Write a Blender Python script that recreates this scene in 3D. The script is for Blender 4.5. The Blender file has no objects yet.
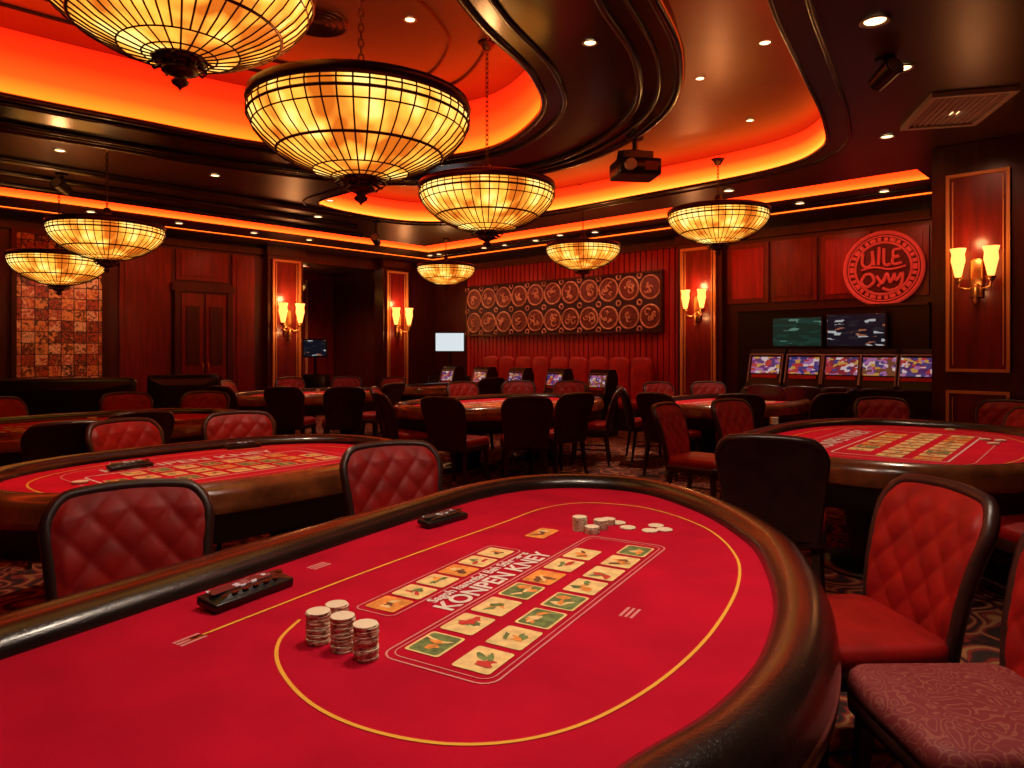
import bpy, math, random
from mathutils import Matrix, Vector
random.seed(7)
pi=math.pi
scene=bpy.context.scene
EYE=1.46; F=700.0; HOR=350.0
CEIL=3.56
# ------------------------------------------------------------------ materials
def nt(name):
    m=bpy.data.materials.new(name); m.use_nodes=True
    t=m.node_tree; b=t.nodes['Principled BSDF']
    return m,t,b
def N(t,typ,**k):
    n=t.nodes.new(typ)
    for a,v in k.items(): setattr(n,a,v)
    return n
def ramp(t,stops,interp='LINEAR'):
    r=N(t,'ShaderNodeValToRGB'); cr=r.color_ramp; cr.interpolation=interp
    while len(cr.elements)<len(stops): cr.elements.new(0.5)
    for e,(p,c) in zip(cr.elements,stops):
        e.position=p; e.color=(c[0],c[1],c[2],1)
    return r
def mat(name,col,rough=.5,metal=0,emit=None,es=0,var=0,scale=8,bump=0,bscale=200,stretch=None,coat=0,sheen=0,spec=None):
    m,t,b=nt(name)
    b.inputs['Base Color'].default_value=(*col,1)
    b.inputs['Roughness'].default_value=rough
    b.inputs['Metallic'].default_value=metal
    if spec is not None: b.inputs['Specular IOR Level'].default_value=spec
    if coat: b.inputs['Coat Weight'].default_value=coat; b.inputs['Coat Roughness'].default_value=.15
    if sheen: b.inputs['Sheen Weight'].default_value=sheen
    tc=N(t,'ShaderNodeTexCoord')
    src=tc.outputs['Object']
    if stretch:
        mp=N(t,'ShaderNodeMapping'); mp.inputs['Scale'].default_value=stretch
        t.links.new(src,mp.inputs['Vector']); src=mp.outputs['Vector']
    if var:
        nz=N(t,'ShaderNodeTexNoise'); nz.inputs['Scale'].default_value=scale; nz.inputs['Detail'].default_value=5
        t.links.new(src,nz.inputs['Vector'])
        r=ramp(t,[(.3,[c*(1-var) for c in col]),(.7,[min(1,c*(1+var)) for c in col])])
        t.links.new(nz.outputs['Fac'],r.inputs['Fac']); t.links.new(r.outputs['Color'],b.inputs['Base Color'])
    if bump:
        n2=N(t,'ShaderNodeTexNoise'); n2.inputs['Scale'].default_value=bscale; n2.inputs['Detail'].default_value=3
        t.links.new(src,n2.inputs['Vector'])
        bp=N(t,'ShaderNodeBump'); bp.inputs['Strength'].default_value=bump; bp.inputs['Distance'].default_value=.002
        t.links.new(n2.outputs['Fac'],bp.inputs['Height']); t.links.new(bp.outputs['Normal'],b.inputs['Normal'])
    if emit:
        b.inputs['Emission Color'].default_value=(*emit,1); b.inputs['Emission Strength'].default_value=es
    return m
FELT=mat('red_felt',(.47,.0045,.024),.95,var=.14,scale=5,bump=.6,bscale=400,spec=.10)
FELT2=mat('red_felt_far',(.62,.008,.03),.95,var=.1,scale=5,spec=.10)
RAIL=mat('dark_leather_rail',(.016,.007,.005),.26,var=.5,scale=5,bump=.6,bscale=120,coat=.35)
WOODRIM=mat('rail_wood',(.20,.06,.018),.22,var=.5,scale=6,coat=.6)
BLACK=mat('black_lacquer',(.008,.006,.006),.3)
DARK=mat('dark_underside',(.012,.006,.005),.6)
YEL=mat('yellow_print',(.80,.38,.03),.8)
WHITE=mat('white_print',(.75,.62,.55),.8)
FAINT=mat('pink_print',(.68,.24,.22),.9)
CREAM=mat('cream_card_print',(.80,.55,.22),.8,var=.2,scale=30)
ORNG=mat('orange_card_print',(.78,.27,.04),.8,var=.3,scale=40)
GREEN=mat('green_card_print',(.14,.19,.05),.8,var=.5,scale=40)
REDP=mat('red_card_print',(.55,.03,.02),.8)
BRN=mat('brown_card_print',(.18,.06,.02),.8)
CHIP=mat('cream_chip',(.80,.68,.48),.5)
CHIPE=mat('chip_edge_dark',(.25,.13,.07),.5)
QUILT=mat('red_quilted_leather',(.30,.0075,.006),.46,var=.25,scale=10,bump=.3,bscale=300,spec=.25)
CHFR=mat('chair_dark_leather',(.034,.010,.008),.32,var=.3,scale=10,bump=.3,bscale=200)
LEG=mat('dark_leg_wood',(.03,.011,.007),.35)
BRONZE=mat('dark_bronze',(.09,.035,.015),.35,.8)
BRASS=mat('brass',(.6,.3,.1),.3,.9,var=.2,scale=20)
GOLD=mat('gold_trim',(.75,.38,.13),.45,.3)
METAL=mat('vent_metal',(.45,.38,.34),.5,.1)
MAHOG=mat('mahogany_panel',(.17,.010,.007),.30,var=.4,scale=3,stretch=(6,6,.6),coat=.3)
MAHOG2=mat('mahogany_dark',(.055,.007,.005),.33,var=.4,scale=3,stretch=(6,6,.6),coat=.3)
REDWALL=mat('red_slat_panel',(.40,.013,.011),.42,var=.3,scale=3,stretch=(8,8,.5))
CEILM=mat('ceiling_brown_gloss',(.06,.022,.014),.32,var=.2,scale=1.5)
CEILD=mat('ceiling_dark_gloss',(.018,.007,.006),.22,var=.3,scale=2,coat=.3)
CEILG=mat('ceiling_bronze_satin',(.20,.085,.045),.34,.45,var=.15,scale=1.2)
def glow(name,z0,z1,stops,es):  # emission ramp by height, paints glow of hidden strips onto cove walls
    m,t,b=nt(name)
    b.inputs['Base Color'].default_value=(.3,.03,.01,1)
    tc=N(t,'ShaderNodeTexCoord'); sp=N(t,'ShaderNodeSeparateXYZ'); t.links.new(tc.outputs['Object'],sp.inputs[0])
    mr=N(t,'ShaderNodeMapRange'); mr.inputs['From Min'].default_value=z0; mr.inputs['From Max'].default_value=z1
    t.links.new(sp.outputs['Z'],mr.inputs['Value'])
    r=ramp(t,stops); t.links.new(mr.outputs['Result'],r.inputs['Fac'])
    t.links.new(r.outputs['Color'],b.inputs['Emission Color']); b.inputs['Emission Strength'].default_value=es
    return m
def glass_mat():
    m,t,b=nt('amber_lattice_glass')
    b.inputs['Base Color'].default_value=(.5,.2,.04,1); b.inputs['Roughness'].default_value=.35
    tc=N(t,'ShaderNodeTexCoord'); nz=N(t,'ShaderNodeTexNoise'); nz.inputs['Scale'].default_value=4.5; nz.inputs['Detail'].default_value=2
    t.links.new(tc.outputs['Object'],nz.inputs['Vector'])
    r=ramp(t,[(.36,(.42,.09,.006)),(.5,(.95,.38,.04)),(.64,(1.0,.72,.20))]); t.links.new(nz.outputs['Fac'],r.inputs['Fac'])
    t.links.new(r.outputs['Color'],b.inputs['Emission Color']); b.inputs['Emission Strength'].default_value=1.8
    return m
GLASS=glass_mat()
SHADE=mat('sconce_glass',(.9,.5,.2),.4,emit=(1,.30,.06),es=3.2)
BULB=mat('warm_lamp_disc',(1,.8,.5),.4,emit=(1,.6,.28),es=5)
def screen_mat(name,stops,scale,es,seed=0):
    m,t,b=nt(name); b.inputs['Base Color'].default_value=(.01,.01,.01,1); b.inputs['Roughness'].default_value=.2
    tc=N(t,'ShaderNodeTexCoord'); mp=N(t,'ShaderNodeMapping'); mp.inputs['Location'].default_value=(seed,seed*.7,0); mp.inputs['Scale'].default_value=scale
    t.links.new(tc.outputs['Object'],mp.inputs['Vector'])
    v=N(t,'ShaderNodeTexVoronoi'); v.inputs['Scale'].default_value=1; v.distance='CHEBYCHEV'; t.links.new(mp.outputs['Vector'],v.inputs['Vector'])
    sp=N(t,'ShaderNodeSeparateXYZ'); t.links.new(v.outputs['Color'],sp.inputs[0])
    r=ramp(t,stops,'CONSTANT'); t.links.new(sp.outputs['X'],r.inputs['Fac'])
    t.links.new(r.outputs['Color'],b.inputs['Emission Color']); b.inputs['Emission Strength'].default_value=es
    return m
SCRS=[screen_mat('slot_display_%d'%i,[(0,c0),(.3,(.35,.12,.3)),(.45,(.4,.03,.03)),(.62,(.6,.45,.45)),(.75,(.06,.04,.15)),(.9,(.5,.25,.05))],(13+i,14,24),.8,i*3.1) for i,c0 in enumerate([(.12,.02,.12),(.02,.03,.15),(.2,.02,.03),(.15,.05,.02),(.08,.02,.1)])]
SCR2=screen_mat('monitor_display_green',[(0,(.004,.02,.014)),(.65,(.006,.035,.025)),(.9,(.08,.18,.14))],(6,6,24),.9,3)
SCR3=screen_mat('monitor_display_dark',[(0,(.004,.005,.01)),(.74,(.012,.012,.016)),(.88,(.35,.35,.36)),(.95,(.25,.08,.04))],(9,9,34),1.0,5)
SCR4=mat('white_monitor_display',(.1,.1,.1),.3,emit=(.75,.85,.9),es=.9)
SCR5=screen_mat('small_device_display',[(0,(.01,.01,.01)),(.8,(.15,.06,.05)),(.92,(.5,.4,.35))],(60,60,60),.8,2)
def tile_mat():
    m,t,b=nt('mural_tiles')
    tc=N(t,'ShaderNodeTexCoord'); mp=N(t,'ShaderNodeMapping'); mp.inputs['Scale'].default_value=(5.5,1,5.5); t.links.new(tc.outputs['Object'],mp.inputs['Vector'])
    sp=N(t,'ShaderNodeSeparateXYZ'); t.links.new(mp.outputs['Vector'],sp.inputs[0])
    cb=N(t,'ShaderNodeCombineXYZ')
    for ax in ('X','Z'):
        fl=N(t,'ShaderNodeMath',operation='FLOOR'); t.links.new(sp.outputs[ax],fl.inputs[0]); t.links.new(fl.outputs[0],cb.inputs[ax])
    wn=N(t,'ShaderNodeTexWhiteNoise'); t.links.new(cb.outputs[0],wn.inputs['Vector'])
    nz=N(t,'ShaderNodeTexNoise'); nz.inputs['Scale'].default_value=9; nz.inputs['Detail'].default_value=4; nz.inputs['Distortion'].default_value=1.5; t.links.new(tc.outputs['Object'],nz.inputs['Vector'])
    ad=N(t,'ShaderNodeMath',operation='MULTIPLY_ADD'); ad.inputs[1].default_value=.8; t.links.new(wn.outputs['Value'],ad.inputs[0]); t.links.new(nz.outputs['Fac'],ad.inputs[2])
    hf=N(t,'ShaderNodeMath',operation='MULTIPLY'); hf.inputs[1].default_value=.58; t.links.new(ad.outputs[0],hf.inputs[0])
    r=ramp(t,[(.22,(.015,.005,.005)),(.34,(.55,.09,.02)),(.42,(.03,.01,.008)),(.52,(.95,.40,.09)),(.60,(.40,.03,.012)),(.70,(1.0,.62,.28)),(.78,(.08,.02,.01))]); t.links.new(hf.outputs[0],r.inputs['Fac'])
    mins=[]
    for ax in ('X','Z'):
        fr=N(t,'ShaderNodeMath',operation='FRACT'); t.links.new(sp.outputs[ax],fr.inputs[0])
        g=N(t,'ShaderNodeMath',operation='GREATER_THAN'); g.inputs[1].default_value=.07; t.links.new(fr.outputs[0],g.inputs[0]); mins.append(g)
    ml=N(t,'ShaderNodeMath',operation='MULTIPLY'); t.links.new(mins[0].outputs[0],ml.inputs[0]); t.links.new(mins[1].outputs[0],ml.inputs[1])
    mx=N(t,'ShaderNodeMix',data_type='RGBA'); mx.inputs[6].default_value=(.02,.01,.008,1)
    t.links.new(ml.outputs[0],mx.inputs[0]); t.links.new(r.outputs['Color'],mx.inputs[7])
    t.links.new(mx.outputs[2],b.inputs['Base Color']); b.inputs['Roughness'].default_value=.5
    return m
TILES=tile_mat()
def carpet_mat():
    m,t,b=nt('patterned_carpet')
    tc=N(t,'ShaderNodeTexCoord')
    nz=N(t,'ShaderNodeTexNoise'); nz.inputs['Scale'].default_value=2.2; nz.inputs['Detail'].default_value=1; t.links.new(tc.outputs['Object'],nz.inputs['Vector'])
    ad=N(t,'ShaderNodeMix',data_type='RGBA',blend_type='ADD'); ad.inputs[0].default_value=.6
    t.links.new(tc.outputs['Object'],ad.inputs[6]); t.links.new(nz.outputs['Color'],ad.inputs[7])
    v=N(t,'ShaderNodeTexVoronoi',feature='F1'); v.inputs['Scale'].default_value=3.2; t.links.new(ad.outputs[2],v.inputs['Vector'])
    ms=N(t,'ShaderNodeMath',operation='MULTIPLY'); ms.inputs[1].default_value=26; t.links.new(v.outputs['Distance'],ms.inputs[0])
    sn=N(t,'ShaderNodeMath',operation='SINE'); t.links.new(ms.outputs[0],sn.inputs[0])
    mr=N(t,'ShaderNodeMapRange'); mr.inputs['From Min'].default_value=-1; t.links.new(sn.outputs[0],mr.inputs['Value'])
    r=ramp(t,[(.0,(.025,.012,.01)),(.35,(.09,.015,.012)),(.55,(.38,.02,.015)),(.8,(.16,.03,.02)),(.93,(.42,.17,.06))]); t.links.new(mr.outputs[0],r.inputs['Fac'])
    t.links.new(r.outputs['Color'],b.inputs['Base Color']); b.inputs['Roughness'].default_value=.95
    return m
CARPET=carpet_mat()
def damask_mat():
    m,t,b=nt('damask_seat_fabric')
    tc=N(t,'ShaderNodeTexCoord')
    nz=N(t,'ShaderNodeTexNoise'); nz.inputs['Scale'].default_value=9; nz.inputs['Detail'].default_value=1; t.links.new(tc.outputs['Object'],nz.inputs['Vector'])
    ad=N(t,'ShaderNodeMix',data_type='RGBA',blend_type='ADD'); ad.inputs[0].default_value=.18
    t.links.new(tc.outputs['Object'],ad.inputs[6]); t.links.new(nz.outputs['Color'],ad.inputs[7])
    v=N(t,'ShaderNodeTexVoronoi'); v.inputs['Scale'].default_value=19; t.links.new(ad.outputs[2],v.inputs['Vector'])
    ms=N(t,'ShaderNodeMath',operation='MULTIPLY'); ms.inputs[1].default_value=22; t.links.new(v.outputs['Distance'],ms.inputs[0])
    sn=N(t,'ShaderNodeMath',operation='SINE'); t.links.new(ms.outputs[0],sn.inputs[0])
    r=ramp(t,[(.5,(.20,.014,.016)),(.85,(.28,.06,.04))]); t.links.new(sn.outputs[0],r.inputs['Fac'])
    t.links.new(r.outputs['Color'],b.inputs['Base Color']); b.inputs['Roughness'].default_value=.7
    return m
DAMASK=damask_mat()

# ------------------------------------------------------------------ mesh builder
class MB:
    def __init__(s): s.v=[];s.f=[];s.m=[];s.s=[];s.mats=[];s.M=Matrix.Identity(4)
    def mi(s,m):
        if m not in s.mats: s.mats.append(m)
        return s.mats.index(m)
    def add(s,vs,fs,m,smooth=False):
        o=len(s.v); i=s.mi(m)
        s.v+= [tuple(s.M@Vector(p)) for p in vs]
        for f in fs:
            s.f.append(tuple(o+k for k in f)); s.m.append(i); s.s.append(smooth)
    def box(s,c,d,m):
        x,y,z=c; a,b,h=d[0]/2,d[1]/2,d[2]/2
        vs=[(x+i*a,y+j*b,z+k*h) for k in(-1,1) for j in(-1,1) for i in(-1,1)]
        s.add(vs,[(0,2,3,1),(4,5,7,6),(0,1,5,4),(2,6,7,3),(0,4,6,2),(1,3,7,5)],m)
    def loft(s,loops,m,caps=True,closed=True,smooth=True):
        n=len(loops[0]); vs=[p for l in loops for p in l]; fs=[]
        for i in range(len(loops)-1):
            for j in range(n if closed else n-1):
                k=(j+1)%n
                fs.append((i*n+j,i*n+k,(i+1)*n+k,(i+1)*n+j))
        s.add(vs,fs,m,smooth)
        if caps:
            s.add(loops[0],[tuple(range(n))[::-1]],m); s.add(loops[-1],[tuple(range(n))],m)
    def lathe(s,prof,n,m,c=(0,0,0),smooth=True):
        loops=[[(c[0]+r*math.cos(2*pi*j/n),c[1]+r*math.sin(2*pi*j/n),c[2]+z) for j in range(n)] for r,z in prof]
        s.loft(loops,m,caps=False,smooth=smooth)
    def cyl(s,c,r,h,m,n=20,r2=None):
        r2=r if r2 is None else r2
        loops=[[(c[0]+rr*math.cos(2*pi*j/n),c[1]+rr*math.sin(2*pi*j/n),c[2]+z) for j in range(n)] for rr,z in((r,0),(r2,h))]
        s.loft(loops,m)
    def tube(s,path,r,m,n=6,closed=False):
        P=[Vector(p) for p in path]; L=len(P); loops=[]; up=None
        for i in range(L):
            a=P[(i-1)%L] if (closed or i>0) else P[i]; b=P[(i+1)%L] if (closed or i<L-1) else P[i]
            t=(b-a).normalized()
            if up is None:
                up=Vector((0,0,1)) if abs(t.z)<.9 else Vector((1,0,0))
            sd=t.cross(up); 
            if sd.length<1e-4: sd=t.cross(Vector((1,0.3,0)))
            sd.normalize(); u2=sd.cross(t).normalized(); up=u2
            loops.append([tuple(P[i]+sd*(r*math.cos(2*pi*k/n))+u2*(r*math.sin(2*pi*k/n))) for k in range(n)])
        if closed: loops.append(loops[0])
        s.loft(loops,m,caps=not closed)
    def cushion(s,c,w,d,h,r,m,e=.03,n=6):
        loops=[]
        for k in range(7):
            a=pi*k/6-pi/2
            ins=e*(1-math.cos(a)); z=c[2]+(h/2-e)*(1 if k>3 else -1 if k<3 else 0)+e*math.sin(a)
            loops.append([(c[0]+x,c[1]+y,z) for x,y in rrect(w-2*ins,d-2*ins,max(r-ins,.005),n)])
        top=[(c[0]+x,c[1]+y,c[2]+h/2+.012) for x,y in rrect((w)*.55,(d)*.55,r*.5,n)]
        loops.append(top)
        s.loft(loops,m)
    def obj(s,name,loc=(0,0,0),rz=0,mesh=None):
        me=mesh or s.mesh(name)
        o=bpy.data.objects.new(name,me); scene.collection.objects.link(o)
        o.location=loc; o.rotation_euler=(0,0,rz); return o
    def mesh(s,name):
        me=bpy.data.meshes.new(name); me.from_pydata(s.v,[],s.f)
        for m in s.mats: me.materials.append(m)
        me.polygons.foreach_set('material_index',s.m); me.polygons.foreach_set('use_smooth',s.s); me.update()
        return me
def rrect(w,d,r,n=6):
    out=[]
    for cx,cy,a0 in((w/2-r,d/2-r,0),(-w/2+r,d/2-r,pi/2),(-w/2+r,-d/2+r,pi),(w/2-r,-d/2+r,3*pi/2)):
        for k in range(n+1):
            a=a0+pi/2*k/n; out.append((cx+r*math.cos(a),cy+r*math.sin(a)))
    return out
def inst(name,me,loc,rz=0,sc=1):
    o=bpy.data.objects.new(name,me); scene.collection.objects.link(o); o.location=loc; o.rotation_euler=(0,0,rz)
    o.scale=(sc,)*3 if not isinstance(sc,tuple) else sc
    return o
def spline(pts,per=8,closed=True):
    out=[];n=len(pts)
    rng=range(n) if closed else range(n-1)
    for i in rng:
        if closed: p0,p1,p2,p3=[Vector(pts[(i+k)%n]) for k in(-1,0,1,2)]
        else: p0,p1,p2,p3=[Vector(pts[min(max(i+k,0),n-1)]) for k in(-1,0,1,2)]
        for k in range(per):
            t=k/per
            out.append(.5*((2*p1)+(p2-p0)*t+(2*p0-5*p1+4*p2-p3)*t*t+(3*p1-p0-3*p2+p3)*t**3))
    if not closed: out.append(Vector(pts[-1]))
    return [(p.x,p.y) for p in out]
def area(p): return sum(p[i][0]*p[(i+1)%len(p)][1]-p[(i+1)%len(p)][0]*p[i][1] for i in range(len(p)))/2
def normals(p):
    n=len(p); sg=1 if area(p)>0 else -1; out=[]
    for i in range(n):
        a=Vector(p[i-1]); b=Vector(p[(i+1)%n]); t=(b-a).normalized(); out.append((t.y*sg,-t.x*sg))
    return out
def offset(p,d):
    return [(a[0]+n[0]*d,a[1]+n[1]*d) for a,n in zip(p,normals(p))]
def text_geo(s,size,extr=0,bold=0):
    cu=bpy.data.curves.new('t','FONT'); cu.body=s; cu.size=size; cu.extrude=extr; cu.align_x='CENTER'; cu.align_y='CENTER'; cu.offset=bold
    o=bpy.data.objects.new('t',cu); scene.collection.objects.link(o)
    dg=bpy.context.evaluated_depsgraph_get(); me=bpy.data.meshes.new_from_object(o.evaluated_get(dg))
    vs=[tuple(v.co) for v in me.vertices]; fs=[tuple(p.vertices) for p in me.polygons]
    bpy.data.objects.remove(o); bpy.data.meshes.remove(me); bpy.data.curves.remove(cu)
    return vs,fs
def filled(name,loops,z,thick,m):
    cu=bpy.data.curves.new(name,'CURVE'); cu.dimensions='2D'; cu.fill_mode='BOTH'; cu.extrude=thick/2
    for l in loops:
        sp=cu.splines.new('POLY'); sp.points.add(len(l)-1)
        for p,q in zip(sp.points,l): p.co=(q[0],q[1],0,1)
        sp.use_cyclic_u=True
    o=bpy.data.objects.new('t',cu); scene.collection.objects.link(o)
    dg=bpy.context.evaluated_depsgraph_get(); me=bpy.data.meshes.new_from_object(o.evaluated_get(dg))
    bpy.data.objects.remove(o); me.materials.clear(); me.materials.append(m)
    ob=bpy.data.objects.new(name,me); scene.collection.objects.link(ob); ob.location=(0,0,z+thick/2)
    return ob
def ribbon(mb,path,w,z,m,closed=False):
    n=len(path); L=[];R=[]
    for i in range(n):
        a=Vector(path[(i-1)%n] if closed or i>0 else path[i]); b=Vector(path[(i+1)%n] if closed or i<n-1 else path[i])
        t=(b-a).normalized(); L.append((path[i][0]-t.y*w/2,path[i][1]+t.x*w/2,z)); R.append((path[i][0]+t.y*w/2,path[i][1]-t.x*w/2,z))
    fs=[(i,n+i,n+(i+1)%n,(i+1)%n) for i in range(n if closed else n-1)]
    mb.add(L+R,fs,m)

# ------------------------------------------------------------------ room frame
CX,CY=-1.88,17.35; ANG=-math.radians(43)
RM=Matrix.Translation((CX,CY,0))@Matrix.Rotation(ANG,4,'Z')
def W(x,y,z=0): return tuple(RM@Vector((x,y,z)))
def W2(x,y): return W(x,y)[:2]
def RS(px,d=0): m=(px-512)/F; return (m*(CY-.7314*d)-CX+.682*d)/(.7314+.682*m)
def LS(px): m=(px-512)/F; return (CX-CY*m)/(.682-.7314*m)
def RZ(px,py): return EYE+(HOR-py)*(CY-.682*RS(px))/F
def LZ(px,py): return EYE+(HOR-py)*(CY-.7314*LS(px))/F
def onR(name,me,s,z,off=0,sc=1): return inst(name,me,W(s,-off,z),ANG,sc)
def onL(name,me,s,z,off=0,sc=1): return inst(name,me,W(off,-s,z),ANG+pi/2,sc)
RX,RY=16.0,16.0
def roomobj(name,build):
    mb=MB(); build(mb); o=mb.obj(name,(CX,CY,0),ANG); return o
mb=MB(); mb.box((RX/2-1.6,-RY/2,-.05),(RX+3.6,RY+.4,.1),CARPET); mb.obj('floor',(CX,CY,0),ANG)
def wr(mb):
    mb.box((RX/2,.1,2.1),(RX+.4,.2,4.2),MAHOG2)
    s0,s1=RS(468),RS(682)
    n=46
    for i in range(n):
        s=s0+(s1-s0)*(i+.5)/n
        mb.box((s,-.015,1.9),((s1-s0)/n*.8,.03,3.0),REDWALL)
    a,b=RS(727),RS(932)
    k=4
    for i in range(k):
        x0=a+(b-a)*i/k; x1=a+(b-a)*(i+1)/k
        mb.box(((x0+x1)/2,-.02,2.75),(x1-x0-.06,.04,1.0),MAHOG)
        mb.box(((x0+x1)/2,-.045,2.75),(x1-x0-.22,.02,.84),REDWALL if i%2==0 else MAHOG)
    mb.box(((s0+b)/2,-.04,3.4),(b-s0,.08,.14),MAHOG2)
roomobj('wall_back_right',wr)
o0,o1=LS(380),LS(301)
def wl(mb):
    mb.box((-.1,-(o0)/2,2.1),(.2,o0,4.2),MAHOG2)
    mb.box((-.1,-(o1+RY)/2,2.1),(.2,RY-o1,4.2),MAHOG2)
    mb.box((-.1,-(o0+o1)/2,3.75),(.2,o1-o0,.9),MAHOG2)
    def pan(a,b,z0,z1,m=MAHOG):
        mb.box((.02,-(a+b)/2,(z0+z1)/2),(.04,b-a,z1-z0),m)
        mb.box((.045,-(a+b)/2,(z0+z1)/2),(.02,b-a-.16,z1-z0-.16),m)
    pan(4.75,5.2,.5,3.3); pan(6.35,7.2,.5,3.3); pan(9.0,10.6,.5,3.3); pan(10.9,13,.5,3.3); pan(5.3,6.25,2.75,3.3)
    mb.box((.04,-RY/2-2,3.42),(.08,RY-5,.12),MAHOG2)
roomobj('wall_back_left',wl)
def alc(mb):
    d=3.2
    mb.box((-.2-d,-(o0+o1)/2,1.9),(.1,o1-o0+2.4,3.8),MAHOG)
    mb.box((-.2-d/2,-o0+.95,1.9),(d,.1,3.8),MAHOG2)
    mb.box((-.2-d/2,-o1-1.2,1.9),(d,.1,3.8),MAHOG2)
    mb.box((-.2-d/2,-(o0+o1)/2,3.5),(d,o1-o0+2.4,.1),CEILM)
    mb.box((-.14-d,-(o0+o1)/2+.4,2.2),(.03,1.0,1.2),TILES)
    mb.box((-.14-d,-(o0+o1)/2+1.1,1.9),(.03,.06,2.8),GOLD)
    mb.box((-.14-d,-(o0+o1)/2-.3,1.9),(.03,.06,2.8),GOLD)
roomobj('wall_alcove',alc)
def wrest(mb):
    mb.box((RX/2,-RY-.1,2.1),(RX+.4,.2,4.2),MAHOG2)
    mb.box((RX+.1,-RY/2,2.1),(.2,RY,4.2),MAHOG2)
roomobj('wall_rear',wrest)
PU,PV=11.42,3.03
def part(mb):
    mb.box(((PU+RX)/2,-PV/2,1.9),(RX-PU,PV,3.9),MAHOG2)
    mb.box((PU+.44,-PV-.03,1.85),(.80,.06,3.4),MAHOG2)
    mb.box((PU+1.9,-PV-.03,1.9),(1.5,.06,3.0),MAHOG)
roomobj('wall_partition_right',part)

def frame_mesh(name,w,h,t=.04,inner=MAHOG):
    mb=MB()
    mb.box((0,-.015,h/2),(w,.03,h),inner)
    for x in(-1,1): mb.box((x*(w/2-t/2),-.04,h/2),(t,.04,h),GOLD)
    for z in(t/2,h-t/2): mb.box((0,-.04,z),(w-2*t-.001,.038,t),GOLD)
    for x in(-1,1): mb.box((x*(w/2-t*1.9),-.035,h/2),(t*.3,.02,h-.14),GOLD)
    return mb.mesh(name)
def pilaster(side,s0,s1,z1,zf0,zf1,dep=.16):
    w=s1-s0; hh=CEIL-.005; mb=MB(); mb.box((0,-dep/2,hh/2),(w,dep,hh),MAHOG2)
    mb.box((0,-dep/2-.02,.1),(w+.06,dep+.04,.2),MAHOG2); mb.box((0,-dep/2-.02,hh-.1),(w+.06,dep+.04,.2),MAHOG2)
    me=mb.mesh('pilaster'); f=frame_mesh('gold_frame_panel',w*.8,zf1-zf0,.045,MAHOG)
    (onR if side=='R' else onL)('pilaster',me,(s0+s1)/2,0,.001)
    (onR if side=='R' else onL)('trim_gold_frame',f,(s0+s1)/2,zf0,dep)
pilaster('L',LS(299),LS(264),0,.62,3.28)
pilaster('L',LS(405),LS(379),0,.62,3.28)
pilaster('R',RS(682),RS(726),0,.62,3.26)
f=frame_mesh('gold_frame_panel',.54,2.0,.03,MAHOG)
PC=PU+.42
inst('trim_gold_frame',f,W(PC,-PV-.06,1.24),ANG)
f=frame_mesh('gold_frame_panel',.54,.75,.03,MAHOG)
inst('trim_gold_frame',f,W(PC,-PV-.06,.3),ANG)

def sconce_mesh():
    mb=MB()
    mb.cushion((0,-.015,.0),.10,.03,.34,.014,BRASS,e=.01,n=3)
    mb.lathe([(0,-.24),(.012,-.23),(.02,-.2),(.01,-.17),(.03,-.14),(.02,-.1),(.035,-.07),(.0,-.05)],12,BRASS,(0,-.07,0))
    for x in(-1,1):
        mb.tube([(0,-.03,-.05),(x*.05,-.09,-.1),(x*.12,-.12,-.08),(x*.125,-.12,-.02)],.010,BRASS)
        mb.lathe([(0,-.05),(.02,-.04),(.03,-.02),(.045,0),(.03,.01)],14,BRASS,(x*.125,-.12,0))
        mb.lathe([(.02,.0),(.03,.03),(.042,.09),(.058,.16),(.052,.22),(.066,.27)],16,SHADE,(x*.125,-.12,0))
        mb.lathe([(.0,.0),(.06,.262),(.0,.265)],16,SHADE,(x*.125,-.12,0))
    return mb.mesh('wall_sconce')
SC=sconce_mesh()
def addpt(parent,loc,e,col,size=.05):
    l=bpy.data.lights.new('lamp_glow','POINT'); l.energy=e; l.color=col; l.shadow_soft_size=size
    o=bpy.data.objects.new('lamp_glow',l); scene.collection.objects.link(o); o.parent=parent; o.location=loc
for o,e in ((onL('wall_sconce',SC,(LS(299)+LS(264))/2,LZ(283,324),.21,1.5),12),
          (onL('wall_sconce',SC,(LS(405)+LS(379))/2,LZ(396,326),.21,1.5),12),
          (onR('wall_sconce',SC,(RS(682)+RS(726))/2,RZ(703,310),.21,1.25),9),
          (inst('wall_sconce',SC,W(PC,-PV-.12,EYE+70*7.1/F),ANG,1.1),3.5)):
    addpt(o,(0,-.16,.34),e,(1,.42,.15)); addpt(o,(0,-.22,-.1),e*.4,(1,.42,.15))

mb=MB(); w=LS(178)-LS(225); h=2.55
mb.box((0,-.04,h/2),(w,.08,h),MAHOG2)
for x in(-1,1):
    mb.box((x*w/4,-.09,h/2),(w/2-.05,.03,h-.1),MAHOG)
    mb.box((x*w/4,-.115,h*.68),(w/2-.2,.03,h*.42),MAHOG2); mb.box((x*w/4,-.115,h*.23),(w/2-.2,.03,h*.3),MAHOG2)
    mb.tube([(x*.05,-.12,1.0),(x*.05,-.16,1.02),(x*.05,-.16,1.2),(x*.05,-.12,1.22)],.01,BRASS)
for x in(-1,1): mb.box((x*(w/2+.05),-.06,h/2),(.1,.12,h+.1),MAHOG2)
mb.box((0,-.06,h+.06),(w+.3,.14,.14),MAHOG2)
onL('door_1',mb.mesh('door_1'),(LS(178)+LS(225))/2,0,.002)
mb=MB(); w=LS(15)-LS(101); z0,z1=LZ(55,384),LZ(55,236); h=z1-z0
mb.box((0,-.03,0),(w,.06,h),TILES)
for x in(-1,1): mb.box((x*(w/2+.03),-.04,0),(.07,.09,h+.12),BRONZE)
for z in(-1,1): mb.box((0,-.04,z*(h/2+.03)),(w,.09,.07),BRONZE)
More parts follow.
